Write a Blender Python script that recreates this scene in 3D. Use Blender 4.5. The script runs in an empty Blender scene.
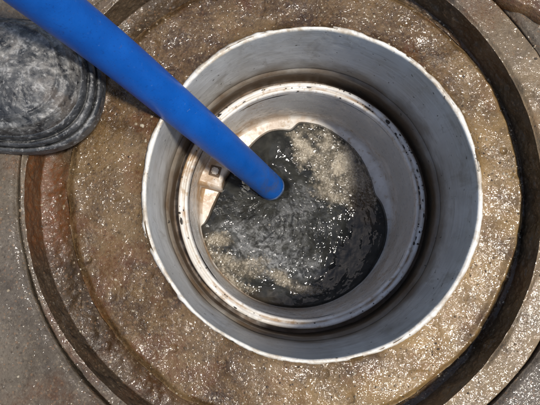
import bpy, math, random
import numpy as np
from mathutils import Matrix

random.seed(7)
rng = np.random.default_rng(7)
SC = bpy.context.scene
COL = SC.collection

# ------------------------------------------------------------------ camera
F, CX, CY, H = 560.0, 270.0, 202.5, 0.5          # focal length in photo pixels, photo centre, height over the apron
NAD = (259.0, 257.0)                             # where straight down lies in the photo


def rot_from_nadir():
    v = np.array([(NAD[0] - CX) / F, -(NAD[1] - CY) / F, -1.0])
    v /= np.linalg.norm(v)
    t = np.array([0, 0, -1.0])
    a = np.cross(v, t)
    s = np.linalg.norm(a)
    c = v @ t
    a /= s
    K = np.array([[0, -a[2], a[1]], [a[2], 0, -a[0]], [-a[1], a[0], 0]])
    return np.eye(3) + s * K + (1 - c) * K @ K


RC = rot_from_nadir()


def at(px, py, z):
    """photo pixel -> point on the horizontal plane at height z"""
    d = RC @ np.array([(px - CX) / F, -(py - CY) / F, -1.0])
    k = (z - H) / d[2]
    return np.array([d[0] * k, d[1] * k, z])


cam_d = bpy.data.cameras.new("camera")
cam_d.sensor_width = 36.0
cam_d.lens = 36.0 * F / 540.0
cam_d.clip_start = 0.01
cam_d.clip_end = 50.0
cam = bpy.data.objects.new("camera", cam_d)
M4 = Matrix([list(RC[i]) + [0.0] for i in range(3)] + [[0, 0, 0, 1]])
M4.translation = (0, 0, H)
cam.matrix_world = M4
COL.objects.link(cam)
SC.camera = cam

# ------------------------------------------------------------------ light
SUN_AZ = math.radians(-18)       # seen in plan: from the right of the picture, a little towards its foot
SUN_EL = math.radians(70)
sd = np.array([math.cos(SUN_EL) * math.cos(SUN_AZ), math.cos(SUN_EL) * math.sin(SUN_AZ), math.sin(SUN_EL)])
world = bpy.data.worlds.new("World")
SC.world = world
world.use_nodes = True
wn = world.node_tree
sky = wn.nodes.new("ShaderNodeTexSky")
sky.sky_type = 'NISHITA'
sky.sun_disc = False
sky.dust_density = 1.6
sky.ozone_density = 0.6
sky.sun_elevation = SUN_EL
sky.sun_rotation = math.atan2(sd[0], sd[1])
wn.links.new(sky.outputs[0], wn.nodes["Background"].inputs[0])
wn.nodes["Background"].inputs[1].default_value = 0.088
sun_d = bpy.data.lights.new("sun", 'SUN')
sun_d.energy = 2.6
sun_d.angle = math.radians(5.5)
sun_d.color = (1.0, 0.95, 0.87)
sun = bpy.data.objects.new("sun", sun_d)
from mathutils import Vector
sun.rotation_euler = Vector(sd).to_track_quat('Z', 'Y').to_euler()
sun.location = (0.6, -0.2, 1.2)
COL.objects.link(sun)
SC.view_settings.view_transform = 'Standard'
SC.view_settings.look = 'None'
SC.view_settings.exposure = 0.54
SC.view_settings.gamma = 1.0
SC.view_settings.use_curve_mapping = False

# ------------------------------------------------------------------ noise
_T = np.random.default_rng(3).random((256, 256)) * 2 - 1


def vnoise(x, y, wl, seed=0):
    """smooth value noise, wavelength wl, about -1..1"""
    x = x / wl + seed * 17.31
    y = y / wl + seed * 9.77
    xi = np.floor(x).astype(int)
    yi = np.floor(y).astype(int)
    fx = x - xi
    fy = y - yi
    fx = fx * fx * fx * (fx * (fx * 6 - 15) + 10)
    fy = fy * fy * fy * (fy * (fy * 6 - 15) + 10)
    g = lambda a, b: _T[a & 255, b & 255]
    return (g(xi, yi) * (1 - fx) + g(xi + 1, yi) * fx) * (1 - fy) + (g(xi, yi + 1) * (1 - fx) + g(xi + 1, yi + 1) * fx) * fy


def pnoise(x, y, wl, seed=0):
    """gradient noise, about -1..1"""
    x = x / wl + seed * 17.31
    y = y / wl + seed * 9.77
    xi = np.floor(x).astype(int)
    yi = np.floor(y).astype(int)
    fx = x - xi
    fy = y - yi
    u = fx * fx * fx * (fx * (fx * 6 - 15) + 10)
    v = fy * fy * fy * (fy * (fy * 6 - 15) + 10)

    def g(a, b, dx, dy):
        an = _T[a & 255, b & 255] * math.pi
        return np.cos(an) * dx + np.sin(an) * dy
    lo = g(xi, yi, fx, fy) * (1 - u) + g(xi + 1, yi, fx - 1, fy) * u
    hi = g(xi, yi + 1, fx, fy - 1) * (1 - u) + g(xi + 1, yi + 1, fx - 1, fy - 1) * u
    return 1.5 * (lo * (1 - v) + hi * v)


def pfbm(x, y, wl, octs, gain=0.5, seed=0):
    s = np.zeros_like(x)
    a = 1.0
    for o in range(octs):
        c, n = math.cos(0.6 + o * 1.1), math.sin(0.6 + o * 1.1)
        s += a * pnoise(c * x - n * y, n * x + c * y, wl / 2 ** o, seed + o * 3)
        a *= gain
    return s


def fbm(x, y, wl, octs, gain=0.5, seed=0):
    s = np.zeros_like(x)
    a = 1.0
    for o in range(octs):
        # rotate every octave so that the lattice does not show
        c, n = math.cos(0.6 + o * 1.1), math.sin(0.6 + o * 1.1)
        s += a * vnoise(c * x - n * y, n * x + c * y, wl / 2 ** o, seed + o * 3)
        a *= gain
    return s


def smooth(a, b, x):
    t = np.clip((x - a) / (b - a), 0, 1)
    return t * t * (3 - 2 * t)


# ------------------------------------------------------------------ mesh helpers
def mesh_obj(name, V, Fc, mat, parent=None, smooth_shade=True):
    me = bpy.data.meshes.new(name)
    V = np.asarray(V, dtype=np.float32)
    Fc = np.asarray(Fc, dtype=np.int32)
    n = Fc.shape[1]
    me.vertices.add(len(V))
    me.vertices.foreach_set("co", V.ravel())
    me.loops.add(Fc.size)
    me.loops.foreach_set("vertex_index", Fc.ravel())
    me.polygons.add(len(Fc))
    me.polygons.foreach_set("loop_start", np.arange(0, Fc.size, n, dtype=np.int32))
    me.polygons.foreach_set("use_smooth", np.full(len(Fc), smooth_shade))
    me.update(calc_edges=True)
    me.validate()
    me.materials.append(mat)
    o = bpy.data.objects.new(name, me)
    COL.objects.link(o)
    if parent is not None:
        o.parent = parent
        o.matrix_parent_inverse = parent_inv(parent)
    return o


def parent_inv(p):
    return Matrix.Translation(-p.location)


def grid_faces(nr, nt, closed=True, flip=False):
    i = np.arange(nr - 1)[:, None]
    j = np.arange(nt if closed else nt - 1)[None, :]
    j2 = (j + 1) % nt
    a = i * nt + j
    b = i * nt + j2
    c = (i + 1) * nt + j2
    d = (i + 1) * nt + j
    f = np.stack([a + 0 * j, b, c, d], -1).reshape(-1, 4)
    return f[:, ::-1] if flip else f


def grid_obj(name, X, Y, Z, mat, parent=None, closed=True, flip=False):
    nr, nt = X.shape
    return mesh_obj(name, np.stack([X, Y, Z], -1).reshape(-1, 3), grid_faces(nr, nt, closed, flip), mat, parent)


def lathe(name, prof, centre, mat, parent=None, nt=360, wob=None, flip=False):
    th = np.linspace(0, 2 * np.pi, nt, endpoint=False)[None, :]
    r = np.array([p[0] for p in prof])[:, None]
    z = np.array([p[1] for p in prof])[:, None] + 0 * th
    X = centre[0] + r * np.cos(th)
    Y = centre[1] + r * np.sin(th)
    if wob is not None:
        dr, dz = wob(X, Y, z, r + 0 * th, th + 0 * r)
        X = X + dr * np.cos(th)
        Y = Y + dr * np.sin(th)
        z = z + dz
    return grid_obj(name, X, Y, z, mat, parent, True, flip)


def dense(prof, step):
    out = [prof[0]]
    for a, b in zip(prof[:-1], prof[1:]):
        n = max(1, int(math.hypot(b[0] - a[0], b[1] - a[1]) / step))
        for k in range(1, n + 1):
            out.append((a[0] + (b[0] - a[0]) * k / n, a[1] + (b[1] - a[1]) * k / n))
    return out


def empty(name, loc, label, cat, group=None):
    o = bpy.data.objects.new(name, None)
    o.location = loc
    o.empty_display_size = 0.02
    COL.objects.link(o)
    o["label"] = label
    o["category"] = cat
    if group:
        o["group"] = group
    return o


def attr(o, name, vals):
    a = o.data.attributes.new(name, 'FLOAT', 'POINT')
    a.data.foreach_set("value", np.asarray(vals, dtype=np.float32).ravel())


# ------------------------------------------------------------------ material helpers
class NT:
    def __init__(self, name):
        self.m = bpy.data.materials.new(name)
        self.m.use_nodes = True
        self.t = self.m.node_tree
        self.b = self.t.nodes["Principled BSDF"]
        self.co = self.n("ShaderNodeTexCoord").outputs["Object"]

    def n(self, t, **k):
        x = self.t.nodes.new(t)
        for a, v in k.items():
            setattr(x, a, v)
        return x

    def set(self, sock, v):
        if hasattr(v, "links") or isinstance(v, bpy.types.NodeSocket):
            self.t.links.new(v, sock)
        else:
            sock.default_value = v
        return self

    def noise(self, scale, detail=4, rough=0.55, dist=0.0, co=None):
        x = self.n("ShaderNodeTexNoise")
        self.set(x.inputs["Vector"], co or self.co)
        x.inputs["Scale"].default_value = scale
        x.inputs["Detail"].default_value = detail
        x.inputs["Roughness"].default_value = rough
        x.inputs["Distortion"].default_value = dist
        return x.outputs[0]

    def voro(self, scale, feature='F1', out=0, co=None):
        x = self.n("ShaderNodeTexVoronoi", feature=feature)
        self.set(x.inputs["Vector"], co or self.co)
        x.inputs["Scale"].default_value = scale
        return x.outputs[out]

    def ramp(self, fac, lo, hi, a=0.0, b=1.0):
        x = self.n("ShaderNodeMapRange", interpolation_type='SMOOTHSTEP')
        self.set(x.inputs[0], fac)
        for k, v in enumerate((lo, hi, a, b)):
            x.inputs[k + 1].default_value = v
        return x.outputs[0]

    def mix(self, fac, a, b):
        x = self.n("ShaderNodeMix", data_type='RGBA')
        self.set(x.inputs[0], fac)
        for s, v in ((x.inputs[6], a), (x.inputs[7], b)):
            self.set(s, v if not isinstance(v, tuple) else (*v, 1.0))
        return x.outputs[2]

    def math(self, op, a, b=0.0):
        x = self.n("ShaderNodeMath", operation=op)
        self.set(x.inputs[0], a)
        self.set(x.inputs[1], b)
        return x.outputs[0]

    def attr(self, name):
        return self.n("ShaderNodeAttribute", attribute_name=name).outputs["Fac"]

    def bump(self, h, dist, strength=1.0, prev=None):
        x = self.n("ShaderNodeBump")
        x.inputs["Distance"].default_value = dist
        x.inputs["Strength"].default_value = strength
        self.set(x.inputs["Height"], h)
        if prev is not None:
            self.set(x.inputs["Normal"], prev)
        return x.outputs[0]

    def stretch(self, sx, sy, sz):
        x = self.n("ShaderNodeMapping")
        self.set(x.inputs[0], self.co)
        x.inputs["Scale"].default_value = (sx, sy, sz)
        return x.outputs[0]

    def out(self, **k):
        for a, v in k.items():
            s = self.b.inputs[a.replace("_", " ")]
            self.set(s, (*v, 1.0) if isinstance(v, tuple) else v)
        return self.m


def concrete(name, dark, mid, light, wet_lo=0.40, wet_hi=0.62, dry_rough=0.62, rust=True, fine=0.0006, coat=(0.22, 1.0)):
    m = NT(name)
    big = m.noise(9, 4, 0.6)
    midn = m.noise(46, 5, 0.65, 0.4)
    small = m.noise(260, 4, 0.7)
    c = m.mix(m.ramp(midn, 0.33, 0.66), dark, mid)
    c = m.mix(m.ramp(big, 0.40, 0.68, 0, 0.75), c, light)
    c = m.mix(m.ramp(small, 0.50, 0.72, 0, 0.55), c, light)
    c = m.mix(m.ramp(small, 0.46, 0.30, 0, 0.65), c, tuple(x * 0.55 for x in dark))
    # single dark and pale grains
    gr = m.voro(620, 'F1', 1)
    sep = m.n("ShaderNodeSeparateColor")
    m.set(sep.inputs[0], gr)
    c = m.mix(m.ramp(sep.outputs[0], 0.90, 0.93, 0, 0.16), c, (0.34, 0.26, 0.17))
    c = m.mix(m.ramp(sep.outputs[1], 0.90, 0.93, 0, 0.38), c, (0.045, 0.030, 0.018))
    c = m.mix(m.ramp(sep.outputs[2], 0.94, 0.97, 0, 0.4), c, (0.22, 0.12, 0.06))
    if rust:
        c = m.mix(m.math('MULTIPLY', m.attr("rust"), m.ramp(small, 0.35, 0.6, 0.95, 0.35)), c, (0.120, 0.040, 0.010))
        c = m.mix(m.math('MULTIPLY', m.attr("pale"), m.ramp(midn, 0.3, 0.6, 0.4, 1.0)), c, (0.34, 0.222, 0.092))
    wet = m.ramp(m.noise(30, 3, 0.6, 0.6), wet_lo, wet_hi)
    rg = m.math('MULTIPLY_ADD', wet, 0.24 - dry_rough)
    rg.node.inputs[2].default_value = dry_rough
    nb = m.bump(m.noise(330, 3, 0.65, 0.5), fine * 1.6, 1.0)
    nb = m.bump(m.noise(900, 2, 0.6), fine * 0.6, 1.0, nb)
    film = m.bump(m.noise(210, 2, 0.55, 0.8), 0.0014, 1.0)
    film = m.bump(m.noise(560, 2, 0.6, 0.3), 0.00032, 1.0, film)
    cw = m.ramp(m.noise(13, 5, 0.65, 0.4), wet_lo - 0.09, wet_hi - 0.11, coat[0], coat[1])
    m.b.inputs["Coat Roughness"].default_value = 0.035
    m.b.inputs["Coat IOR"].default_value = 1.45
    m.set(m.b.inputs["Coat Normal"], film)
    return m.out(Base_Color=c, Roughness=rg, Normal=nb, Specular_IOR_Level=0.22, Coat_Weight=cw)


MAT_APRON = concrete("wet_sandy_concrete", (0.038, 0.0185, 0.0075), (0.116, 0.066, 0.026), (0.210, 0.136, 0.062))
MAT_GROOVE = concrete("groove_concrete", (0.030, 0.018, 0.009), (0.066, 0.041, 0.022), (0.115, 0.078, 0.044), coat=(0.1, 0.55))  # brown groove tone, darkened further to put the wall's shade into it
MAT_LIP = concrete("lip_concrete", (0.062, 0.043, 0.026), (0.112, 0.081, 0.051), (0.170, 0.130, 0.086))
MAT_GROUND = concrete("outer_concrete", (0.062, 0.047, 0.032), (0.102, 0.081, 0.058), (0.150, 0.123, 0.092), 0.50, 0.75)


def plastic_wall():
    m = NT("grey_pipe_plastic")
    st = m.noise(16, 4, 0.6, 0.3, m.stretch(1, 1, 0.35))
    ho = m.noise(30, 4, 0.6, 0.2, m.stretch(0.5, 0.5, 9))
    c = m.mix(m.ramp(st, 0.3, 0.7), (0.42, 0.405, 0.37), (0.61, 0.595, 0.55))
    c = m.mix(m.ramp(ho, 0.52, 0.70, 0, 0.5), c, (0.66, 0.655, 0.63))
    c = m.mix(m.ramp(ho, 0.44, 0.30, 0, 0.5), c, (0.27, 0.26, 0.24))
    # mud line left by standing water, ragged upper edge
    z = m.n("ShaderNodeSeparateXYZ")
    m.set(z.inputs[0], m.co)
    lev = m.math('ADD', z.outputs[2], m.math('MULTIPLY_ADD', m.noise(22, 4, 0.6), 0.06))
    lev.node.inputs[1].links[0].from_node.inputs[2].default_value = -0.03
    c = m.mix(m.ramp(lev, -0.066, -0.098, 0, 0.85), c, (0.15, 0.115, 0.078))
    c = m.mix(m.ramp(lev, -0.090, -0.112, 0, 0.85), c, (0.095, 0.056, 0.026))
    # worn white / cream top edge with broken line
    edge = m.math('ADD', z.outputs[2], m.math('MULTIPLY', m.noise(60, 4, 0.65), 0.006))
    c = m.mix(m.ramp(edge, 0.0045, 0.0075, 0, 0.95), c, m.mix(m.ramp(m.noise(34, 6, 0.75, 0.5), 0.42, 0.66), (0.76, 0.73, 0.66), (0.42, 0.34, 0.24)))
    c = m.mix(m.ramp(m.noise(20, 5, 0.7, 0.6), 0.50, 0.72, 0, 0.55), c, (0.23, 0.20, 0.155))
    c = m.mix(m.ramp(m.noise(36, 5, 0.7, 0.3, m.stretch(1, 1, 0.22)), 0.56, 0.70, 0, 0.45), c, (0.20, 0.17, 0.12))
    sp = m.ramp(m.noise(170, 2, 0.5), 0.70, 0.74, 0, 0.9)
    c = m.mix(sp, c, (0.03, 0.024, 0.018))
    sc = m.ramp(m.noise(60, 6, 0.7, 1.5), 0.60, 0.66, 0, 0.35)
    c = m.mix(sc, c, (0.20, 0.17, 0.13))
    nb = m.bump(m.noise(120, 5, 0.6), 0.0006, 0.8)
    return m.out(Base_Color=c, Roughness=m.ramp(st, 0.3, 0.7, 0.28, 0.5), Normal=nb)


def plastic_white():
    m = NT("stained_white_plastic")
    n1 = m.noise(40, 5, 0.65, 0.5)
    n2 = m.noise(130, 4, 0.6)
    c = m.mix(m.ramp(n1, 0.35, 0.65), (0.62, 0.585, 0.53), (0.80, 0.78, 0.74))
    c = m.mix(m.ramp(n2, 0.54, 0.70, 0, 0.7), c, (0.40, 0.30, 0.19))
    c = m.mix(m.math('MULTIPLY', m.attr("stain"), m.ramp(n1, 0.36, 0.56, 0.15, 1.0)), c, (0.34, 0.22, 0.12))
    c = m.mix(m.math('MULTIPLY', m.attr("grey"), 0.85), c, (0.54, 0.54, 0.52))  # shaded far side of the wall mixed in as grey
    c = m.mix(m.ramp(m.noise(190, 2, 0.5), 0.73, 0.77, 0, 0.9), c, (0.03, 0.022, 0.015))
    nb = m.bump(m.noise(90, 3, 0.5), 0.0005, 0.6)
    return m.out(Base_Color=c, Roughness=m.ramp(n2, 0.3, 0.7, 0.22, 0.5), Normal=nb)


MAT_PIPE = plastic_wall()
MAT_BUCKET = plastic_white()


def simple(name, col, rough, spec=0.5, var=0.3, scale=150, bump=0.0004):
    m = NT(name)
    n = m.noise(scale, 4, 0.6)
    c = m.mix(m.ramp(n, 0.3, 0.7), tuple(x * (1 - var) for x in col), tuple(min(1, x * (1 + var)) for x in col))
    nb = m.bump(m.noise(scale * 2, 3, 0.6), bump)
    return m.out(Base_Color=c, Roughness=rough, Specular_IOR_Level=spec, Normal=nb)


MAT_RUST = simple("brown_grime", (0.105, 0.060, 0.028), 0.5)
MAT_SPECK = simple("black_dirt", (0.022, 0.016, 0.011), 0.6)
MAT_SILT = simple("silt_water", (0.085, 0.052, 0.027), 0.42, 0.5, 0.5, 40, 0.0003)


def m_hose():
    m = NT("blue_hose_plastic")
    n = m.noise(30, 4, 0.6)
    c = m.mix(m.ramp(n, 0.3, 0.7), (0.0004, 0.072, 0.335), (0.0004, 0.092, 0.41))
    c = m.mix(m.ramp(m.noise(90, 6, 0.75, 1.0), 0.64, 0.72, 0, 0.45), c, (0.02, 0.05, 0.16))
    c = m.mix(m.ramp(m.noise(300, 3, 0.6), 0.66, 0.76, 0, 0.5), c, (0.10, 0.17, 0.36))
    c = m.mix(m.ramp(m.noise(480, 3, 0.7), 0.56, 0.68, 0, 0.4), c, (0.002, 0.022, 0.13))
    c = m.mix(m.ramp(m.noise(60, 6, 0.8, 0.5), 0.62, 0.74, 0, 0.5), c, (0.09, 0.085, 0.085))
    z = m.n("ShaderNodeSeparateXYZ")
    m.set(z.inputs[0], m.co)
    mudz = m.math('MULTIPLY', m.ramp(z.outputs[2], -0.11, -0.21, 0.0, 1.0), m.ramp(m.noise(45, 6, 0.75, 0.6), 0.42, 0.66, 0, 0.8))
    c = m.mix(mudz, c, (0.055, 0.065, 0.10))
    c = m.mix(m.ramp(m.noise(18, 6, 0.75, 0.8), 0.58, 0.72, 0, 0.30), c, (0.03, 0.075, 0.24))
    nb = m.bump(m.noise(55, 3, 0.5), 0.0007, 0.6)
    nb = m.bump(m.noise(500, 3, 0.6), 0.00018, 0.7, nb)
    return m.out(Base_Color=c, Roughness=m.ramp(n, 0.3, 0.7, 0.34, 0.50), Normal=nb, Specular_IOR_Level=0.4)


MAT_HOSE = m_hose()
MAT_HOSE_EDGE = simple("pale_hose_edge", (0.12, 0.19, 0.36), 0.5, 0.5, 0.5, 200)  # paler blue for the collar round the hose's cut end


def m_boot():
    m = NT("muddy_rubber")
    n = m.noise(60, 6, 0.7, 0.3)
    n2 = m.noise(95, 7, 0.72, 0.25)
    n3 = m.noise(20, 5, 0.65, 0.4)
    c = m.mix(m.ramp(n, 0.35, 0.65), (0.020, 0.021, 0.023), (0.070, 0.071, 0.072))
    top = m.attr("top")
    dust = m.math('MULTIPLY', m.ramp(n3, 0.40, 0.60, 0.0, 1.0), top)
    c = m.mix(m.math('MULTIPLY', dust, m.ramp(n2, 0.38, 0.62, 0.05, 0.9)), c, (0.34, 0.32, 0.285))
    c = m.mix(m.math('MULTIPLY', m.ramp(m.noise(30, 3, 0.6), 0.52, 0.66, 0, 0.65), top), c, (0.085, 0.062, 0.044))
    c = m.mix(m.ramp(n2, 0.54, 0.68, 0, 0.6), c, (0.38, 0.375, 0.36))
    c = m.mix(m.ramp(m.noise(230, 5, 0.7), 0.56, 0.66, 0, 0.45), c, (0.42, 0.41, 0.39))
    c = m.mix(m.ramp(n2, 0.45, 0.36, 0, 0.9), c, (0.010, 0.010, 0.011))
    nb = m.bump(n2, 0.0008, 1.0)
    nb = m.bump(m.noise(420, 4, 0.7), 0.0004, 0.8, nb)
    return m.out(Base_Color=c, Roughness=m.ramp(n, 0.3, 0.7, 0.20, 0.48), Normal=nb)


MAT_BOOT = m_boot()


def m_water():
    m = NT("turbid_water")
    fo = m.attr("foam")
    cells = m.voro(230, 'DISTANCE_TO_EDGE')
    cells2 = m.voro(520, 'DISTANCE_TO_EDGE')
    n = m.noise(45, 4, 0.6, 0.5)
    f2 = m.math('MULTIPLY', fo, m.ramp(n, 0.28, 0.66, 0.48, 1.0))
    c = m.mix(m.ramp(n, 0.35, 0.7), (0.018, 0.0185, 0.0175), (0.042, 0.042, 0.037))
    c = m.mix(m.math('MULTIPLY', m.attr("aer_glare"), m.ramp(m.noise(130, 5, 0.7, 0.8), 0.38, 0.64, 0.08, 0.75)), c, (0.34, 0.345, 0.345))
    c = m.mix(m.ramp(f2, 0.05, 0.60, 0, 0.9), c, (0.20, 0.170, 0.125))
    c = m.mix(m.ramp(f2, 0.38, 0.90, 0, 1), c, (0.46, 0.405, 0.315))
    fz = m.ramp(f2, 0.10, 0.55)
    c = m.mix(m.math('MULTIPLY', fz, m.ramp(cells, 0.10, 0.015, 0, 0.20)), c, (0.58, 0.53, 0.45))
    c = m.mix(m.math('MULTIPLY', fz, m.ramp(cells, 0.22, 0.50, 0, 0.26)), c, (0.17, 0.138, 0.098))
    c = m.mix(m.attr("mud"), c, (0.085, 0.056, 0.030))
    nb = m.bump(m.noise(150, 2, 0.5, 0.4), 0.0004, 0.6)
    fb = m.n("ShaderNodeMath", operation='MULTIPLY')
    m.set(fb.inputs[0], m.ramp(cells, 0.0, 0.45))
    m.set(fb.inputs[1], f2)
    nb = m.bump(fb.outputs[0], 0.0016, 1.0, nb)
    return m.out(Base_Color=c, Roughness=m.ramp(f2, 0.2, 0.8, 0.04, 0.30), Normal=nb, IOR=1.333, Specular_IOR_Level=0.6)


MAT_WATER = m_water()


def m_bubble():
    m = NT("bubble_film")
    return m.out(Base_Color=(0.66, 0.58, 0.46), Roughness=0.08, Alpha=0.26, Specular_IOR_Level=0.7)


MAT_BUBBLE = m_bubble()


def m_grit():
    m = NT("grit_stones")
    v = m.attr("tone")
    c = m.mix(m.ramp(v, 0.0, 0.5), (0.055, 0.038, 0.024), (0.20, 0.14, 0.08))
    c = m.mix(m.ramp(v, 0.55, 1.0), c, (0.42, 0.36, 0.26))
    return m.out(Base_Color=c, Roughness=0.22, Specular_IOR_Level=0.6)


MAT_GRIT = m_grit()

# ------------------------------------------------------------------ dimensions (metres)
AX = np.array([0.048, 0.0595])                   # axis of both pipes
C1, R1 = np.array([0.0339, 0.0591]), 0.2057      # foot of the groove on the apron
C2, R2 = np.array([0.0232, 0.0583]), 0.2215      # top edge of the raised lip
C3, R3 = np.array([0.0364, 0.0601]), 0.2411      # outer edge of the lip
ZL = 0.026                                       # height of the lip

NTH = 1500
TH = np.linspace(0, 2 * np.pi, NTH, endpoint=False)[None, :]


def grain(X, Y, amp=1.0, seed=0):
    """gritty concrete relief"""
    h = 0.0016 * fbm(X, Y, 0.045, 3, 0.5, seed)
    g = fbm(X, Y, 0.0080, 3, 0.50, seed + 5)
    h = h + 0.00024 * amp * g * (0.75 + 0.5 * vnoise(X, Y, 0.05, seed + 9))
    pits = np.clip(vnoise(X, Y, 0.011, seed + 12) - 0.72, 0, 1)
    return h - 0.006 * pits * amp


# ------------------------------------------------------------------ the manhole surround
frame = empty("manhole_surround", (AX[0], AX[1], 0), "wet brown sandy concrete surround with stepped circular groove around the pipe", "manhole surround")

# apron: from the pipe to the foot of the groove
rp = 0.1505
n = 96
t = np.linspace(0, 1, n)[:, None]
PX = AX[0] + rp * np.cos(TH)
PY = AX[1] + rp * np.sin(TH)
wob1 = 1 + 0.006 * fbm(np.cos(TH) * R1, np.sin(TH) * R1, 0.04, 4, 0.5, 2)
QX = C1[0] + R1 * wob1 * np.cos(TH)
QY = C1[1] + R1 * wob1 * np.sin(TH)
X = PX + (QX - PX) * t
Y = PY + (QY - PY) * t
Z = grain(X, Y)
# mortar drawn up against the pipe, uneven
dpx = np.hypot(X - AX[0], Y - AX[1]) - rp
Z += 0.0050 * np.exp(-dpx / 0.005) * np.clip(0.6 + 0.9 * fbm(X, Y, 0.05, 4, 0.6, 4), 0.1, 1.25)
# low ridge at the groove's foot then a rounded drop
de = (1 - t) * (R1 - rp)
Z += 0.0012 * np.exp(-((de - 0.007) / 0.004) ** 2) * (0.5 + vnoise(X, Y, 0.03, 8))
Z -= 0.004 * smooth(0.006, 0.0, de + 0.001 * vnoise(X, Y, 0.01, 19))
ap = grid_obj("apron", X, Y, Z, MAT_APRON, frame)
rust_a = smooth(0.45, 0.9, fbm(X, Y, 0.04, 4, 0.55, 31) + 0.20) * 0.48
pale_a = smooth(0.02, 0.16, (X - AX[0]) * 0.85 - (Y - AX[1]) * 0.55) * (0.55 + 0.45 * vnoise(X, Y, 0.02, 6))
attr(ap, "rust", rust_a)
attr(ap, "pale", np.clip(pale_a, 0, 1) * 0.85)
apron_pts = np.stack([X, Y, Z], -1).reshape(-1, 3)

# groove floor and the wall that rises to the lip (eccentric: wide on one side, none on the other)
n1, n2 = 26, 34
wob2 = 1 + 0.004 * vnoise(np.cos(TH) * R2, np.sin(TH) * R2, 0.05, 14) + 0.0016 * vnoise(np.cos(TH) * R2, np.sin(TH) * R2, 0.008, 15)
TX = C2[0] + R2 * wob2 * np.cos(TH)
TY = C2[1] + R2 * wob2 * np.sin(TH)
# foot of the wall lies 2 mm inside the top edge, never inside the apron's edge
FX = C2[0] + (R2 * wob2 - 0.0025) * np.cos(TH)
FY = C2[1] + (R2 * wob2 - 0.0025) * np.sin(TH)
rQ = np.hypot(QX - C1[0], QY - C1[1])
rF = np.hypot(FX - C1[0], FY - C1[1])
push = np.maximum(1.0, (rQ + 0.0008) / rF)
FX = C1[0] + (FX - C1[0]) * push
FY = C1[1] + (FY - C1[1]) * push
t1 = np.linspace(0, 1, n1)[:, None]
GX = QX + (FX - QX) * t1
GY = QY + (FY - QY) * t1
wid = np.hypot(FX - QX, FY - QY)
GZ = -0.004 + (grain(GX, GY, 1.6, 40) + 0.0011 * fbm(GX, GY, 0.011, 3, 0.55, 44)) * np.sin(np.pi * np.clip(t1, 0.02, 1) ** 0.6) - 0.002 * np.sin(np.pi * t1) * smooth(0, 0.015, wid)
t2 = np.linspace(0, 1, n2)[1:, None]
WX = FX + (TX - FX) * t2
WY = FY + (TY - FY) * t2
WZ = -0.004 + (ZL + 0.003) * t2 + 0 * TH
rr = 0.0016 * fbm(TH * R2 + 0 * t2, WZ, 0.014, 4, 0.6, 51) * np.sin(np.pi * t2)
WX = WX - rr * np.cos(TH)
WY = WY - rr * np.sin(TH)
GX, GY, GZ = np.vstack([GX, WX]), np.vstack([GY, WY]), np.vstack([GZ, WZ])
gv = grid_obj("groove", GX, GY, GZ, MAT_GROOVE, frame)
rc = at(48, 195, 0.0)
d = np.hypot((GX - rc[0]) / 1.6, (GY - rc[1]) / 3.4)
rust = smooth(0.021, 0.008, d + 0.004 * fbm(GX, GY, 0.02, 3, 0.5, 61))
rust = np.maximum(rust, 0.35 * smooth(0.1, 0.8, fbm(GX, GY, 0.05, 3, 0.5, 62)))
attr(gv, "rust", rust)
attr(gv, "pale", 0 * GX)

# lip: flat raised ring with a rolled edge
n3 = 44
t3 = np.linspace(0, 1, n3)[:, None]
wob3 = 1 + 0.003 * vnoise(np.cos(TH) * R3, np.sin(TH) * R3, 0.06, 22)
UX = C3[0] + R3 * wob3 * np.cos(TH)
UY = C3[1] + R3 * wob3 * np.sin(TH)
LX = TX + (UX - TX) * t3
LY = TY + (UY - TY) * t3
wl = np.hypot(UX - TX, UY - TY)
dl = t3 * wl
LZ = ZL - 0.001 + 0.0018 * smooth(0, 0.004, dl) + grain(LX, LY, 0.9, 70) * smooth(0, 0.004, dl)
LZ -= 0.006 * smooth(0.0035, 0.0, wl - dl)
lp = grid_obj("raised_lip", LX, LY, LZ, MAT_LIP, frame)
attr(lp, "rust", 0.4 * smooth(0.3, 0.9, fbm(LX, LY, 0.04, 3, 0.5, 71)))
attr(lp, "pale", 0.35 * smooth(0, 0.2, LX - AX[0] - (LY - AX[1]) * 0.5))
# outer side of the ring, down into the joint
SX = np.vstack([UX, C3[0] + (UX - C3[0]) * 1.002, C3[0] + (UX - C3[0]) * 1.002])
SY = np.vstack([UY, C3[1] + (UY - C3[1]) * 1.002, C3[1] + (UY - C3[1]) * 1.002])
SZ = np.vstack([LZ[-1:], LZ[-1:] - 0.004, LZ[-1:] * 0 - 0.03])
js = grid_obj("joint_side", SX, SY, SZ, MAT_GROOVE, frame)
attr(js, "rust", 0 * SX)
attr(js, "pale", 0 * SX)

# ------------------------------------------------------------------ ground beyond the joint
ng = 60
tg = (np.linspace(0, 1, ng)[:, None]) ** 1.7
th2 = np.linspace(0, 2 * np.pi, NTH, endpoint=False)[None, :]
gap = 0.0024 * (1 + 0.5 * vnoise(np.cos(TH) * R3, np.sin(TH) * R3, 0.03, 81))
GIX = C3[0] + (R3 * wob3 + gap) * np.cos(TH)
GIY = C3[1] + (R3 * wob3 + gap) * np.sin(TH)
GOX = C3[0] + 0.75 * np.cos(TH)
GOY = C3[1] + 0.75 * np.sin(TH)
BX = GIX + (GOX - GIX) * tg
BY = GIY + (GOY - GIY) * tg
BZ = ZL - 0.001 + grain(BX, BY, 0.8, 90) - 0.003 * smooth(0.004, 0, np.hypot(BX - GIX, BY - GIY))
BX = np.vstack([GIX, GIX, BX])
BY = np.vstack([GIY, GIY, BY])
BZ = np.vstack([BZ[:1] * 0 - 0.03, BZ[:1] - 0.004, BZ])
gr = grid_obj("ground", BX, BY, BZ, MAT_GROUND)
gr["kind"] = "structure"
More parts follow.
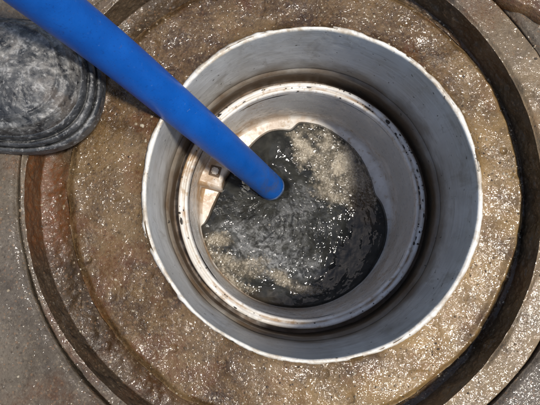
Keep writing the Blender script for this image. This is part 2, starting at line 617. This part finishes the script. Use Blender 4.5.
attr(gr, "rust", 0.35 * smooth(0.2, 0.9, fbm(BX, BY, 0.05, 3, 0.5, 91)))
attr(gr, "pale", 0 * BX)

# ------------------------------------------------------------------ slab lying in the far corner
a = at(509, 0, 0.034)
b = at(540, 18, 0.034)
dirv = (b - a)[:2] / np.linalg.norm((b - a)[:2])
nrm = np.array([-dirv[1], dirv[0]])
if nrm @ (np.array([0.4, 0.4])) < 0:
    nrm = -nrm
ns_u, ns_v = 220, 90
u = np.linspace(-0.10, 0.12, ns_u)[None, :]
v = np.linspace(0, 0.09, ns_v)[:, None]
ed = 0.0016 * vnoise(u, u * 0 + 1, 0.012, 101)
PXs = a[0] + dirv[0] * u + nrm[0] * (v + ed)
PYs = a[1] + dirv[1] * u + nrm[1] * (v + ed)
PZs = 0.035 + grain(PXs, PYs, 0.9, 102) - 0.004 * smooth(0.004, 0, v)
PXs = np.vstack([PXs[:1], PXs])
PYs = np.vstack([PYs[:1], PYs])
PZs = np.vstack([PZs[:1] * 0 + 0.014, PZs])
slab = grid_obj("paving_slab", PXs, PYs, PZs, MAT_APRON, None, False)
slab["label"] = "rusty brown slab edge lying beyond the raised concrete ring"
slab["category"] = "slab"
attr(slab, "rust", 0.5 + 0 * PXs)
attr(slab, "pale", 0 * PXs)

# ------------------------------------------------------------------ outer pipe
pipe = empty("drain_pipe", (AX[0], AX[1], -0.15), "wide grey plastic drain pipe with chipped white rim set in brown concrete", "pipe")
RP = 0.1475


def wob_pipe(X, Y, z, r, th):
    cx, cy = np.cos(th), np.sin(th)
    dr = 0.0008 * vnoise(cx * RP, cy * RP, 0.05, 111) + 0.0004 * fbm(th * RP, z, 0.03, 3, 0.5, 112)
    chip = np.clip(fbm(cx * RP, cy * RP, 0.05, 5, 0.65, 113), 0, 1.2)
    top = smooth(0.0, 0.005, z)
    dz = -0.0022 * chip * top
    outer = smooth(RP + 0.002, RP + 0.0040, r)
    dr = dr + outer * (0.0013 * fbm(cx * RP, cy * RP, 0.04, 5, 0.62, 114) + 0.0002)
    return dr, dz


prof = dense([(RP, -0.160), (RP, -0.112), (RP + 0.0005, -0.030), (RP + 0.0005, 0.0045), (RP + 0.0012, 0.0060), (RP + 0.0032, 0.0062), (RP + 0.0046, 0.0045), (RP + 0.0050, -0.02)], 0.0022)
lathe("pipe_wall", prof, AX, MAT_PIPE, pipe, 900, wob_pipe, flip=False)
# narrow ledge where the pipe steps in above the silt
prof = dense([(RP - 0.0002, -0.098), (RP - 0.0030, -0.101), (RP - 0.0034, -0.104), (RP - 0.0036, -0.158)], 0.002)
lathe("seat_ring", prof, AX, MAT_PIPE, pipe, 500, wob_pipe)

silt = lathe("gap_water", dense([(0.146, -0.134), (0.1285, -0.134)], 0.0012), AX, MAT_SILT, None, 700,
             lambda X, Y, z, r, th: (0 * r, 0.0005 * pfbm(X, Y, 0.014, 3, 0.45, 120)))
silt["kind"] = "structure"

# ------------------------------------------------------------------ inner bucket
bucket = empty("silt_bucket", (AX[0], AX[1], -0.25), "stained white plastic bucket insert with double rim inside the grey pipe", "bucket")
RB = 0.1378
rim_prof = dense([(RB - 0.002, -0.150), (RB - 0.001, -0.123), (RB, -0.1195), (RB - 0.0012, -0.1172), (RB - 0.0042, -0.1168), (RB - 0.0056, -0.1185),
                  (RB - 0.0066, -0.1190), (RB - 0.0074, -0.1178), (RB - 0.0094, -0.1176), (RB - 0.0106, -0.1195), (RB - 0.0110, -0.127)], 0.0011)


def wob_b(X, Y, z, r, th):
    cx, cy = np.cos(th), np.sin(th)
    return 0.0005 * vnoise(cx * RB, cy * RB, 0.04, 131), 0.0006 * fbm(cx * RB, cy * RB, 0.03, 3, 0.5, 132)


rim = lathe("rim", rim_prof, AX, MAT_BUCKET, bucket, 720, wob_b)


def stain_shade_attr(o, white=False):
    co = np.empty(len(o.data.vertices) * 3, dtype=np.float32)
    o.data.vertices.foreach_get("co", co)
    co = co.reshape(-1, 3)
    x, y, z = co[:, 0] - AX[0], co[:, 1] - AX[1], co[:, 2]
    ang = np.degrees(np.arctan2(y, x))
    s = smooth(28, 10, np.abs(ang - 152)) * (0.75 + 0.4 * vnoise(x, y, 0.02, 140))
    s += 0.35 * smooth(0.2, 0.8, fbm(x + z, y - z, 0.03, 3, 0.5, 141))
    g = 0 * s
    if white:
        rr2 = np.hypot(x, y)
        gro = np.exp(-((rr2 - (RB - 0.0064)) / 0.0011) ** 2) + 0.8 * np.exp(-((rr2 - (RB + 0.0002)) / 0.0010) ** 2)
        s = s * 0.8 + gro * (0.55 + 0.75 * fbm(x, y, 0.025, 4, 0.6, 145))
    if not white:
        g = smooth(118, 95, np.abs(ang)) * smooth(-40, 10, ang) * smooth(-0.204, -0.190, z + 0.006 * vnoise(x, y, 0.03, 143))          # shade on the wall's far side, put into the colour as grey
        s += 0.7 * smooth(-0.185, -0.215, z + 0.01 * vnoise(x, y, 0.02, 142)) * smooth(60, 95, np.abs(ang - 0))
    attr(o, "stain", np.clip(s, 0, 1))
    attr(o, "grey", np.clip(g, 0, 1))


stain_shade_attr(rim, True)
RI = RB - 0.0110
wall = lathe("wall", dense([(RI, -0.1265), (RI - 0.0006, -0.150), (RI - 0.0012, -0.222), (RI - 0.003, -0.2265), (RI - 0.040, -0.236), (RI - 0.060, -0.255), (0.02, -0.260)], 0.0025),
             AX, MAT_BUCKET, bucket, 420, lambda X, Y, z, r, th: (0.0007 * fbm(th * RB, z, 0.05, 3, 0.5, 133), 0 * z))
stain_shade_attr(wall)

# rib and small square lug moulded on the stained side


def box(name, c, ax, size, mat, parent, bev=0.0008):
    import bmesh
    bm = bmesh.new()
    bmesh.ops.create_cube(bm, size=1.0)
    for v_ in bm.verts:
        v_.co = Vector((v_.co.x * size[0], v_.co.y * size[1], v_.co.z * size[2]))
    bmesh.ops.bevel(bm, geom=list(bm.edges), offset=bev, segments=2, affect='EDGES')
    R = Matrix.Rotation(ax, 4, 'Z')
    bmesh.ops.transform(bm, matrix=Matrix.Translation(c) @ R, verts=bm.verts)
    me = bpy.data.meshes.new(name)
    bm.to_mesh(me)
    bm.free()
    me.materials.append(mat)
    o = bpy.data.objects.new(name, me)
    COL.objects.link(o)
    if parent is not None:
        o.parent = parent
        o.matrix_parent_inverse = parent_inv(parent)
    return o


p = at(215, 171, -0.185)
dv = p[:2] - AX
ang = math.atan2(dv[1], dv[0])
rl = RI - 0.004
# a moulded shelf pad with a hollow square lug on it
NA = 40
aa = np.linspace(math.radians(134), math.radians(166), NA)[None, :]
pp = dense([(RI + 0.001, -0.1885), (RI - 0.006, -0.1900), (0.1015, -0.1925), (0.1000, -0.1940), (0.0994, -0.1975), (0.1000, -0.2400)], 0.0025)
pr = np.array([q[0] for q in pp])[:, None] + 0.0009 * fbm(aa * 0.12, 0 * aa, 0.02, 3, 0.5, 150)
pz = np.array([q[1] for q in pp])[:, None] + 0 * aa
endf = smooth(0.0, 0.03, aa - aa[0, 0]) * smooth(0.0, 0.03, aa[0, -1] - aa)
pz = pz - (1 - endf) * 0.004
PXp, PYp = AX[0] + pr * np.cos(aa), AX[1] + pr * np.sin(aa)
# end faces drop to the floor of the bucket
PXp = np.hstack([PXp[:, :1], PXp, PXp[:, -1:]])
PYp = np.hstack([PYp[:, :1], PYp, PYp[:, -1:]])
pz = np.hstack([0 * pz[:, :1] - 0.24, pz, 0 * pz[:, -1:] - 0.24])
pad = grid_obj("shelf_pad", PXp, PYp, pz, MAT_BUCKET, bucket, False)
stain_shade_attr(pad)
p = at(215, 171, -0.189)
ang = math.atan2(p[1] - AX[1], p[0] - AX[0]) + 0.15
rec = box("lug_seat", (p[0], p[1], -0.1910), ang, (0.0135, 0.0135, 0.0035), MAT_RUST, pad, 0.0006)
lg = box("lug", (p[0], p[1], -0.1880), ang, (0.0085, 0.0085, 0.0060), MAT_BUCKET, pad, 0.0014)
for o_ in (rec, lg):
    o_.matrix_parent_inverse = Matrix.Identity(4)
stain_shade_attr(lg)
lg.data.attributes["stain"].data.foreach_set("value", np.full(len(lg.data.vertices), 0.25, dtype=np.float32))

# ------------------------------------------------------------------ small scatter helper


def ico(sub):
    import bmesh
    bm = bmesh.new()
    bmesh.ops.create_icosphere(bm, subdivisions=sub, radius=1.0)
    V = np.array([v_.co[:] for v_ in bm.verts])
    Fc = np.array([[v_.index for v_ in f.verts] for f in bm.faces])
    bm.free()
    return V, Fc


def scatter(name, P, S, mat, parent, sub=1, jag=0.25, tone=None, ang_=None):
    V0, F0 = ico(sub)
    n_ = len(P)
    ang_ = rng.random(n_) * 6.283 if ang_ is None else ang_
    jit = 1 + jag * (rng.random((n_, len(V0), 1)) * 2 - 1)
    V = V0[None] * jit * S[:, None, :]
    c, s = np.cos(ang_)[:, None], np.sin(ang_)[:, None]
    Vx = V[..., 0] * c - V[..., 1] * s
    Vy = V[..., 0] * s + V[..., 1] * c
    V = np.stack([Vx, Vy, V[..., 2]], -1) + P[:, None, :]
    Fc = (F0[None] + (np.arange(n_) * len(V0))[:, None, None]).reshape(-1, 3)
    o = mesh_obj(name, V.reshape(-1, 3), Fc, mat, parent, smooth_shade=jag < 0.1)
    if tone is not None:
        attr(o, "tone", np.repeat(tone, len(V0)))
    o["kind"] = "stuff"
    return o


# black dirt sitting in and on the double rim
ns = 190
thk = rng.random(ns) * 6.283
thk = np.where(rng.random(ns) < 0.45, np.radians(30) + rng.normal(0, 0.5, ns), thk)
lane = rng.random(ns)
rk = np.where(lane < 0.62, RB - 0.0062, RB - 0.0022) + rng.normal(0, 0.0009, ns)
rk = np.where(lane > 0.93, RB - 0.0102, rk)
sz = 0.0003 + 0.0010 * rng.random(ns) ** 2.6
P = np.stack([AX[0] + rk * np.cos(thk), AX[1] + rk * np.sin(thk), np.where(lane < 0.62, -0.1186, np.where(lane > 0.93, -0.1188, -0.1166))], -1)
S = np.stack([sz * (0.7 + rng.random(ns)), sz * (1 + 2.6 * rng.random(ns) ** 2), sz * 0.5], -1)
o = scatter("rim_dirt", P, S, MAT_SPECK, bucket, 1, 0.35, None, thk)

# ------------------------------------------------------------------ water in the bucket
ZW = -0.222
outline = [(278, 127), (286, 127), (291, 128), (299, 120), (320, 123), (340, 134), (358, 150), (369, 168), (375, 184), (377, 193), (384, 203), (388, 216), (389, 230), (386, 246), (378, 263),
           (366, 281), (350, 296), (330, 308), (310, 314), (290, 316), (264, 308), (240, 292), (217, 270), (203, 254), (194, 240), (193, 230), (202, 225), (207, 216), (213, 201),
           (222, 184), (233, 164), (245, 149), (257, 136), (268, 129)]
oc = np.array([at(px, py, ZW)[:2] for px, py in outline])
WC = np.array([AX[0] - 0.004, AX[1] - 0.006])
oa = np.unwrap(np.arctan2(oc[:, 1] - WC[1], oc[:, 0] - WC[0]))
orad = np.hypot(oc[:, 0] - WC[0], oc[:, 1] - WC[1])
idx = np.argsort(np.mod(oa, 2 * np.pi))
oa_s, or_s = np.mod(oa, 2 * np.pi)[idx], orad[idx]
NW = 720
thw = np.linspace(0, 2 * np.pi, NW, endpoint=False)
rw = np.interp(thw, np.r_[oa_s - 2 * np.pi, oa_s, oa_s + 2 * np.pi], np.r_[or_s, or_s, or_s])
ker = np.hanning(15)
ker /= ker.sum()
rw = np.convolve(np.r_[rw[-20:], rw, rw[:20]], ker, 'same')[20:-20]
# stay inside the bucket's wall
for _ in range(4):
    ex = WC[0] + rw * np.cos(thw) - AX[0]
    ey = WC[1] + rw * np.sin(thw) - AX[1]
    rw = rw * np.minimum(1.0, (RI + 0.0005) / np.hypot(ex, ey))
nrw = 200
tw = np.linspace(0.004, 1, nrw)[:, None]
WXX = WC[0] + rw[None] * tw * np.cos(thw)[None]
WYY = WC[1] + rw[None] * tw * np.sin(thw)[None]
tip = at(272, 187, ZW)
dt = np.hypot(WXX - tip[0], WYY - tip[1])


def blob(px, py, rx, ry, rot=0.0, soft=0.7, sd=200, amt=0.42):
    c = at(px, py, ZW)
    k = (H - ZW) / F
    x = (WXX - c[0]) / k
    y = -(WYY - c[1]) / k
    cr, sr = math.cos(math.radians(rot)), math.sin(math.radians(rot))
    X_, Y_ = (x * cr + y * sr) / rx, (-x * sr + y * cr) / ry
    return smooth(1.0 + soft * 0.5, 1.0 - soft, np.hypot(X_, Y_) + amt * fbm(WXX, WYY, 0.02, 4, 0.6, sd))


foam = np.zeros_like(WXX)
for bl in [(318, 140, 26, 17, 25, 0.9, 201), (340, 165, 30, 30, 40, 0.9, 202), (343, 163, 12, 12, 0, 0.35, 203), (358, 182, 14, 22, -20, 0.5, 204), (303, 150, 12, 26, -20, 0.7, 205), (332, 195, 22, 15, 30, 0.8, 206)]:
    foam = np.maximum(foam, blob(*bl) * (0.62 if bl[2] != 12 else 0.95))
for bl in [(218, 256, 26, 14, 38, 0.9, 211), (248, 268, 34, 11, 8, 0.9, 212), (232, 285, 26, 12, 30, 0.7, 213), (283, 279, 20, 7, 20, 0.9, 214), (306, 288, 16, 6, 5, 0.7, 215), (215, 240, 18, 8, 0, 0.8, 216)]:
    foam = np.maximum(foam, 0.58 * blob(*bl))
mud = np.clip(0.9 * blob(366, 200, 16, 24, 0, 0.8, 221) + 0.8 * blob(200, 238, 9, 14, 20, 0.6, 222)  + 0.35 * blob(268, 306, 46, 12, 8, 0.8, 224), 0, 1)

aer_glare = np.clip(blob(276, 262, 36, 18, 15, 0.9, 225) + 0.65 * blob(258, 238, 42, 20, 15, 0.9, 226) + 0.55 * blob(300, 215, 24, 26, 30, 0.9, 227) + 0.4 * blob(240, 225, 22, 12, 0, 0.9, 228), 0, 1)  # whitish plume: entrained bubbles plus glare painted into the water colour
calm = 0.08 + 1.03 * smooth(0.105, 0.03, np.hypot(WXX - at(278, 222, ZW)[0], WYY - at(278, 222, ZW)[1]))
cq = at(236, 186, ZW)
calm = calm * (1 - 0.93 * np.exp(-(((WXX - cq[0]) / 0.030) ** 2 + ((WYY - cq[1]) / 0.024) ** 2)))
chop = 0.0040 * pfbm(WXX * 0.75 + 0.25 * WYY, WYY * 1.15, 0.022, 4, 0.46, 231)
rid = 1 - np.sqrt(pfbm(WXX * 1.1, WYY * 0.8 - 0.2 * WXX, 0.024, 2, 0.5, 235) ** 2 + 0.02)
rt = dt + 0.012
tht = np.arctan2(WYY - tip[1], WXX - tip[0])
strk = pfbm(rt * 0.75, tht * 0.075 + 0.4 * rt, 0.013, 3, 0.5, 238) * smooth(0.016, 0.055, dt)
seam = smooth(0.0, 0.35, np.pi - np.abs(tht))
WZZ = ZW + calm * (1.15 * chop + 0.0020 * rid + 0.0028 * strk * seam)
WZZ += -0.006 * np.exp(-(dt / 0.017) ** 2) + 0.0035 * np.exp(-((dt - 0.026) / 0.010) ** 2)
# smooth swollen sheet on the far side of the hose
sw = at(275, 146, ZW)
WZZ += 0.007 * np.exp(-(((WXX - sw[0]) / 0.020) ** 2 + ((WYY - sw[1]) / 0.024) ** 2))
WZZ += 0.0012 * foam * (0.5 + vnoise(WXX, WYY, 0.004, 240))
edge_in = (1 - tw) * rw[None]
rax = np.hypot(WXX - AX[0], WYY - AX[1])
shelf = np.interp(RI - rax, [0.003, 0.040, 0.060], [-0.2265, -0.236, -0.255])
ke = smooth(0.007, 0.0, edge_in) ** 2
WZZ = WZZ * (1 - ke) + (shelf - 0.0005) * ke
WXX = np.vstack([WXX, WC[0] + (rw[None] + 0.0004) * np.cos(thw)[None]])
WYY = np.vstack([WYY, WC[1] + (rw[None] + 0.0004) * np.sin(thw)[None]])
WZZ = np.vstack([WZZ, WZZ[-1:] - 0.03])
foam = np.vstack([foam, foam[-1:]])
mud = np.vstack([mud, mud[-1:]])
water = grid_obj("water", WXX, WYY, WZZ, MAT_WATER)
water["kind"] = "structure"
attr(water, "foam", foam)
aer_glare = np.vstack([aer_glare, aer_glare[-1:]])
attr(water, "aer_glare", aer_glare)
attr(water, "mud", np.clip(mud, 0, 1) * 0.9)

# bubbles of the foam
pw = (foam[:-1] ** 1.5).ravel() * (np.hypot(WXX[:-1] - WC[0], WYY[:-1] - WC[1])).ravel()
pw += 0.00003
pw /= pw.sum()
nb_ = 1300
ii = rng.choice(pw.size, nb_, p=pw)
P = np.stack([WXX[:-1].ravel()[ii], WYY[:-1].ravel()[ii], WZZ[:-1].ravel()[ii]], -1)
P[:, :2] += rng.normal(0, 0.0004, (nb_, 2))
sz = 0.0005 + 0.0019 * rng.random(nb_) ** 3.0
scatter("foam_bubbles", P, np.stack([sz, sz, sz * 0.8], -1), MAT_BUBBLE, None, 2, 0.0)

# ------------------------------------------------------------------ hose
hose = empty("hose", tuple(at(271, 187, -0.222)), "bright blue plastic hose running down into the dark water", "hose")
ctrl = [(-95, -112, 0.235), (44, -2, 0.142), (84, 29, 0.106), (120, 57, 0.072), (155, 87, 0.034), (188, 116, -0.012), (216, 139, -0.060), (243, 162, -0.132), (271.5, 187.5, -0.219)]
cp = np.array([at(*c) for c in ctrl])


def catmull(Pc, n_):
    Pc = np.vstack([2 * Pc[0] - Pc[1], Pc, 2 * Pc[-1] - Pc[-2]])
    out = []
    for i in range(1, len(Pc) - 2):
        p0, p1, p2, p3 = Pc[i - 1:i + 3]
        for q in np.linspace(0, 1, n_, endpoint=False):
            out.append(0.5 * (2 * p1 + (p2 - p0) * q + (2 * p0 - 5 * p1 + 4 * p2 - p3) * q * q + (3 * p1 - p0 - 3 * p2 + p3) * q ** 3))
    out.append(Pc[-2])
    return np.array(out)


path = catmull(cp, 16)
for _ in range(300):
    path[1:-1] = 0.25 * path[:-2] + 0.5 * path[1:-1] + 0.25 * path[2:]
HR = 0.0172


def tube(path, rad, nt, wobble=0.0, seed=300):
    T = np.gradient(path, axis=0)
    T /= np.linalg.norm(T, axis=1)[:, None]
    up = np.array([0, 0, 1.0])
    A = np.cross(T, up)
    A /= np.linalg.norm(A, axis=1)[:, None]
    B = np.cross(A, T)
    ph = np.linspace(0, 2 * np.pi, nt, endpoint=False)
    s = np.r_[0, np.cumsum(np.linalg.norm(np.diff(path, axis=0), axis=1))]
    r = rad[:, None] * (1 + wobble * vnoise(s[:, None] + 0 * ph, np.cos(ph)[None] * 0.02 + 0 * s[:, None], 0.05, seed))
    return path[:, None, :] + r[..., None] * (np.cos(ph)[None, :, None] * A[:, None, :] + np.sin(ph)[None, :, None] * B[:, None, :])


rad = np.full(len(path), HR)
G = tube(path, rad, 64, 0.006)
grid_obj("tube", G[..., 0], G[..., 1], G[..., 2], MAT_HOSE, hose, True, True)
# cut end: wall thickness ring and dark bore
path_end = path[-1]
e, tdir = path_end + (path[-2] - path[-1]) * 0.0, path[-1] - path[-2]
tdir /= np.linalg.norm(tdir)
ep = np.array([e - tdir * 0.0045, e + tdir * 0.0004, e + tdir * 0.0012, e + tdir * 0.0004, e - tdir * 0.03])
G = tube(ep, np.array([HR * 1.004, HR * 1.003, HR * 0.94, HR * 0.86, HR * 0.85]), 64)
Ttmp = None
A_ = np.cross(tdir, [0, 0, 1.0])
A_ /= np.linalg.norm(A_)
B_ = np.cross(A_, tdir)
ph = np.linspace(0, 2 * np.pi, 64, endpoint=False)
rr_ = np.array([HR * 1.018, HR * 1.020, HR * 0.94, HR * 0.86, HR * 0.85])
G = ep[:, None, :] + rr_[:, None, None] * (np.cos(ph)[None, :, None] * A_ + np.sin(ph)[None, :, None] * B_)
grid_obj("cut_end", G[..., 0], G[..., 1], G[..., 2], MAT_HOSE_EDGE, hose, True, True)

# ------------------------------------------------------------------ boot
bz = ZL + 0.001
tipw = at(102, 91, 0.044)
axb = at(0, 83.5, 0.044) - tipw
axb = axb[:2] / np.linalg.norm(axb[:2])
perp = np.array([-axb[1], axb[0]])
WBT = 0.0565
boot = empty("boot", (tipw[0] + axb[0] * 0.15, tipw[1] + axb[1] * 0.15, bz), "scuffed grey rubber boot toe caked in mud beside the blue hose", "boot")
TOE = 0.070                                      # length of the rounded toe
LEN = 0.290


def boot_ring(rho, nu=340):
    """outline at the fraction rho of the half width, from heel round the toe back to heel; returns local (s, w)"""
    n_side = nu // 4
    n_toe = nu // 2
    s_side = np.linspace(LEN - 0.05, TOE, n_side, endpoint=False)
    wv = WBT * (1 - 0.22 * smooth(TOE + 0.03, 0.17, s_side) + 0.0 * s_side)
    phi = np.linspace(-np.pi / 2, np.pi / 2, n_toe)
    ex = 0.86
    cs = np.sign(np.cos(phi)) * np.abs(np.cos(phi)) ** ex
    sn = np.sign(np.sin(phi)) * np.abs(np.sin(phi)) ** ex
    s_toe = TOE - cs * TOE * rho
    w_toe = sn * WBT * rho
    hphi = np.linspace(np.pi / 2, 3 * np.pi / 2, nu // 4)[1:-1]
    wh = WBT * 0.78
    s_heel = LEN - 0.05 - np.cos(hphi) * 0.05 * rho
    w_heel = np.sin(hphi) * wh * rho
    s = np.r_[s_side, s_toe, s_side[::-1], s_heel]
    w = np.r_[-wv * rho, w_toe, (wv * rho)[::-1], w_heel]
    return s, w


def boot_part(name, prof, rise=False, disp=0.0, seed=400, top=0.0):
    Xs, Ys, Zs = [], [], []
    for rho, z in prof:
        s, w = boot_ring(rho)
        zz = np.full_like(s, z)
        if rise:
            k = np.clip((1 - rho) / 0.3, 0, 1)
            zz = zz + 0.055 * smooth(0.065, 0.17, s) * k
        Xs.append(tipw[0] + axb[0] * s + perp[0] * w)
        Ys.append(tipw[1] + axb[1] * s + perp[1] * w)
        Zs.append(bz + zz)
    X, Y, Z = np.array(Xs), np.array(Ys), np.array(Zs)
    if disp:
        Z = Z + disp * fbm(X, Y, 0.016, 4, 0.6, seed)
        q = disp * 0.6 * fbm(X + Z, Y - Z, 0.012, 3, 0.6, seed + 7)
        X = X + q
        Y = Y + q
    o = grid_obj(name, X, Y, Z, MAT_BOOT, boot, True, True)
    attr(o, "top", top + 0 * X)
    return o


def ramp_prof(pts, step=0.012):
    out = [pts[0]]
    for a_, b_ in zip(pts[:-1], pts[1:]):
        k_ = max(1, int(max(abs(a_[0] - b_[0]) / step, abs(a_[1] - b_[1]) / 0.0016)))
        for q in range(1, k_ + 1):
            out.append((a_[0] + (b_[0] - a_[0]) * q / k_, a_[1] + (b_[1] - a_[1]) * q / k_))
    return out


boot_part("sole", ramp_prof([(0.02, 0.0), (0.95, 0.0), (0.985, 0.002), (1.0, 0.006), (1.0, 0.016), (0.985, 0.0190), (0.955, 0.0195), (0.93, 0.0165), (0.90, 0.0150)]), disp=0.0003)
boot_part("welt", ramp_prof([(0.91, 0.014), (0.935, 0.0200), (0.935, 0.0245), (0.915, 0.0275), (0.885, 0.0270), (0.868, 0.0230), (0.855, 0.0230), (0.865, 0.0285), (0.855, 0.0335), (0.83, 0.0355), (0.80, 0.0345), (0.785, 0.030)]), disp=0.0003, seed=410)
dome = [(0.84, 0.026)]
for q in np.linspace(0, 1, 26):
    rho = 0.825 * (1 - q) + 0.012 * q
    # two shallow beads near the edge then a rounded toe cap
    h_ = 0.032 + 0.030 * math.sqrt(max(0.0, 1 - (rho / 0.84) ** 2.6))
    h_ += 0.0024 * math.exp(-((rho - 0.75) / 0.02) ** 2) + 0.0020 * math.exp(-((rho - 0.67) / 0.02) ** 2)
    dome.append((rho, h_))
boot_part("upper", ramp_prof(dome, 0.008), rise=True, disp=0.0012, seed=420, top=1.0)
# leg of the boot, rising at the heel end
Xs, Ys, Zs = [], [], []
ph = np.linspace(0, 2 * np.pi, 96, endpoint=False)
for q in np.linspace(0, 1, 60):
    z = 0.070 + 0.25 * q
    cs_ = LEN - 0.072
    rs = 0.064 + 0.004 * q
    rw_ = 0.041 + 0.016 * smooth(0.1, 1, np.array(q))
    s = cs_ + rs * np.cos(ph)
    w = rw_ * np.sin(ph)
    Xs.append(tipw[0] + axb[0] * s + perp[0] * w)
    Ys.append(tipw[1] + axb[1] * s + perp[1] * w)
    Zs.append(bz + z + 0.002 * np.sin(q * 40) * np.cos(ph))
X, Y, Z = np.array(Xs), np.array(Ys), np.array(Zs)
o = grid_obj("boot_leg", X, Y, Z, MAT_BOOT, boot, True, True)
attr(o, "top", 0.4 + 0 * X)

# ------------------------------------------------------------------ grit on the wet concrete


def pick(Pts, n_, w=None):
    k_ = rng.choice(len(Pts), n_, p=w)
    return Pts[k_] + np.c_[rng.normal(0, 0.0005, (n_, 2)), np.zeros(n_)]


cl = 0.35 + smooth(-0.2, 0.8, fbm(apron_pts[:, 0], apron_pts[:, 1], 0.03, 3, 0.5, 501)) * 1.5
cl /= cl.sum()
lipp = np.stack([LX, LY, LZ], -1).reshape(-1, 3)
grvp = np.stack([GX, GY, GZ], -1)[:n1].reshape(-1, 3)
gndp = np.stack([BX, BY, BZ], -1)[2:26].reshape(-1, 3)
P = np.vstack([pick(apron_pts, 2600, cl), pick(lipp, 700), pick(grvp, 600), pick(gndp, 450)])
ns = len(P)
sz = 0.00028 + 0.0009 * rng.random(ns) ** 4
sz[rng.choice(ns, 40, replace=False)] = 0.0010 + 0.0007 * rng.random(40)
S = np.stack([sz * (0.8 + 0.6 * rng.random(ns)), sz * (0.8 + 0.6 * rng.random(ns)), sz * 0.65], -1)
P[:, 2] += sz * 0.2
grit = scatter("grit", P, S, MAT_GRIT, frame, 1, 0.3, rng.random(ns))
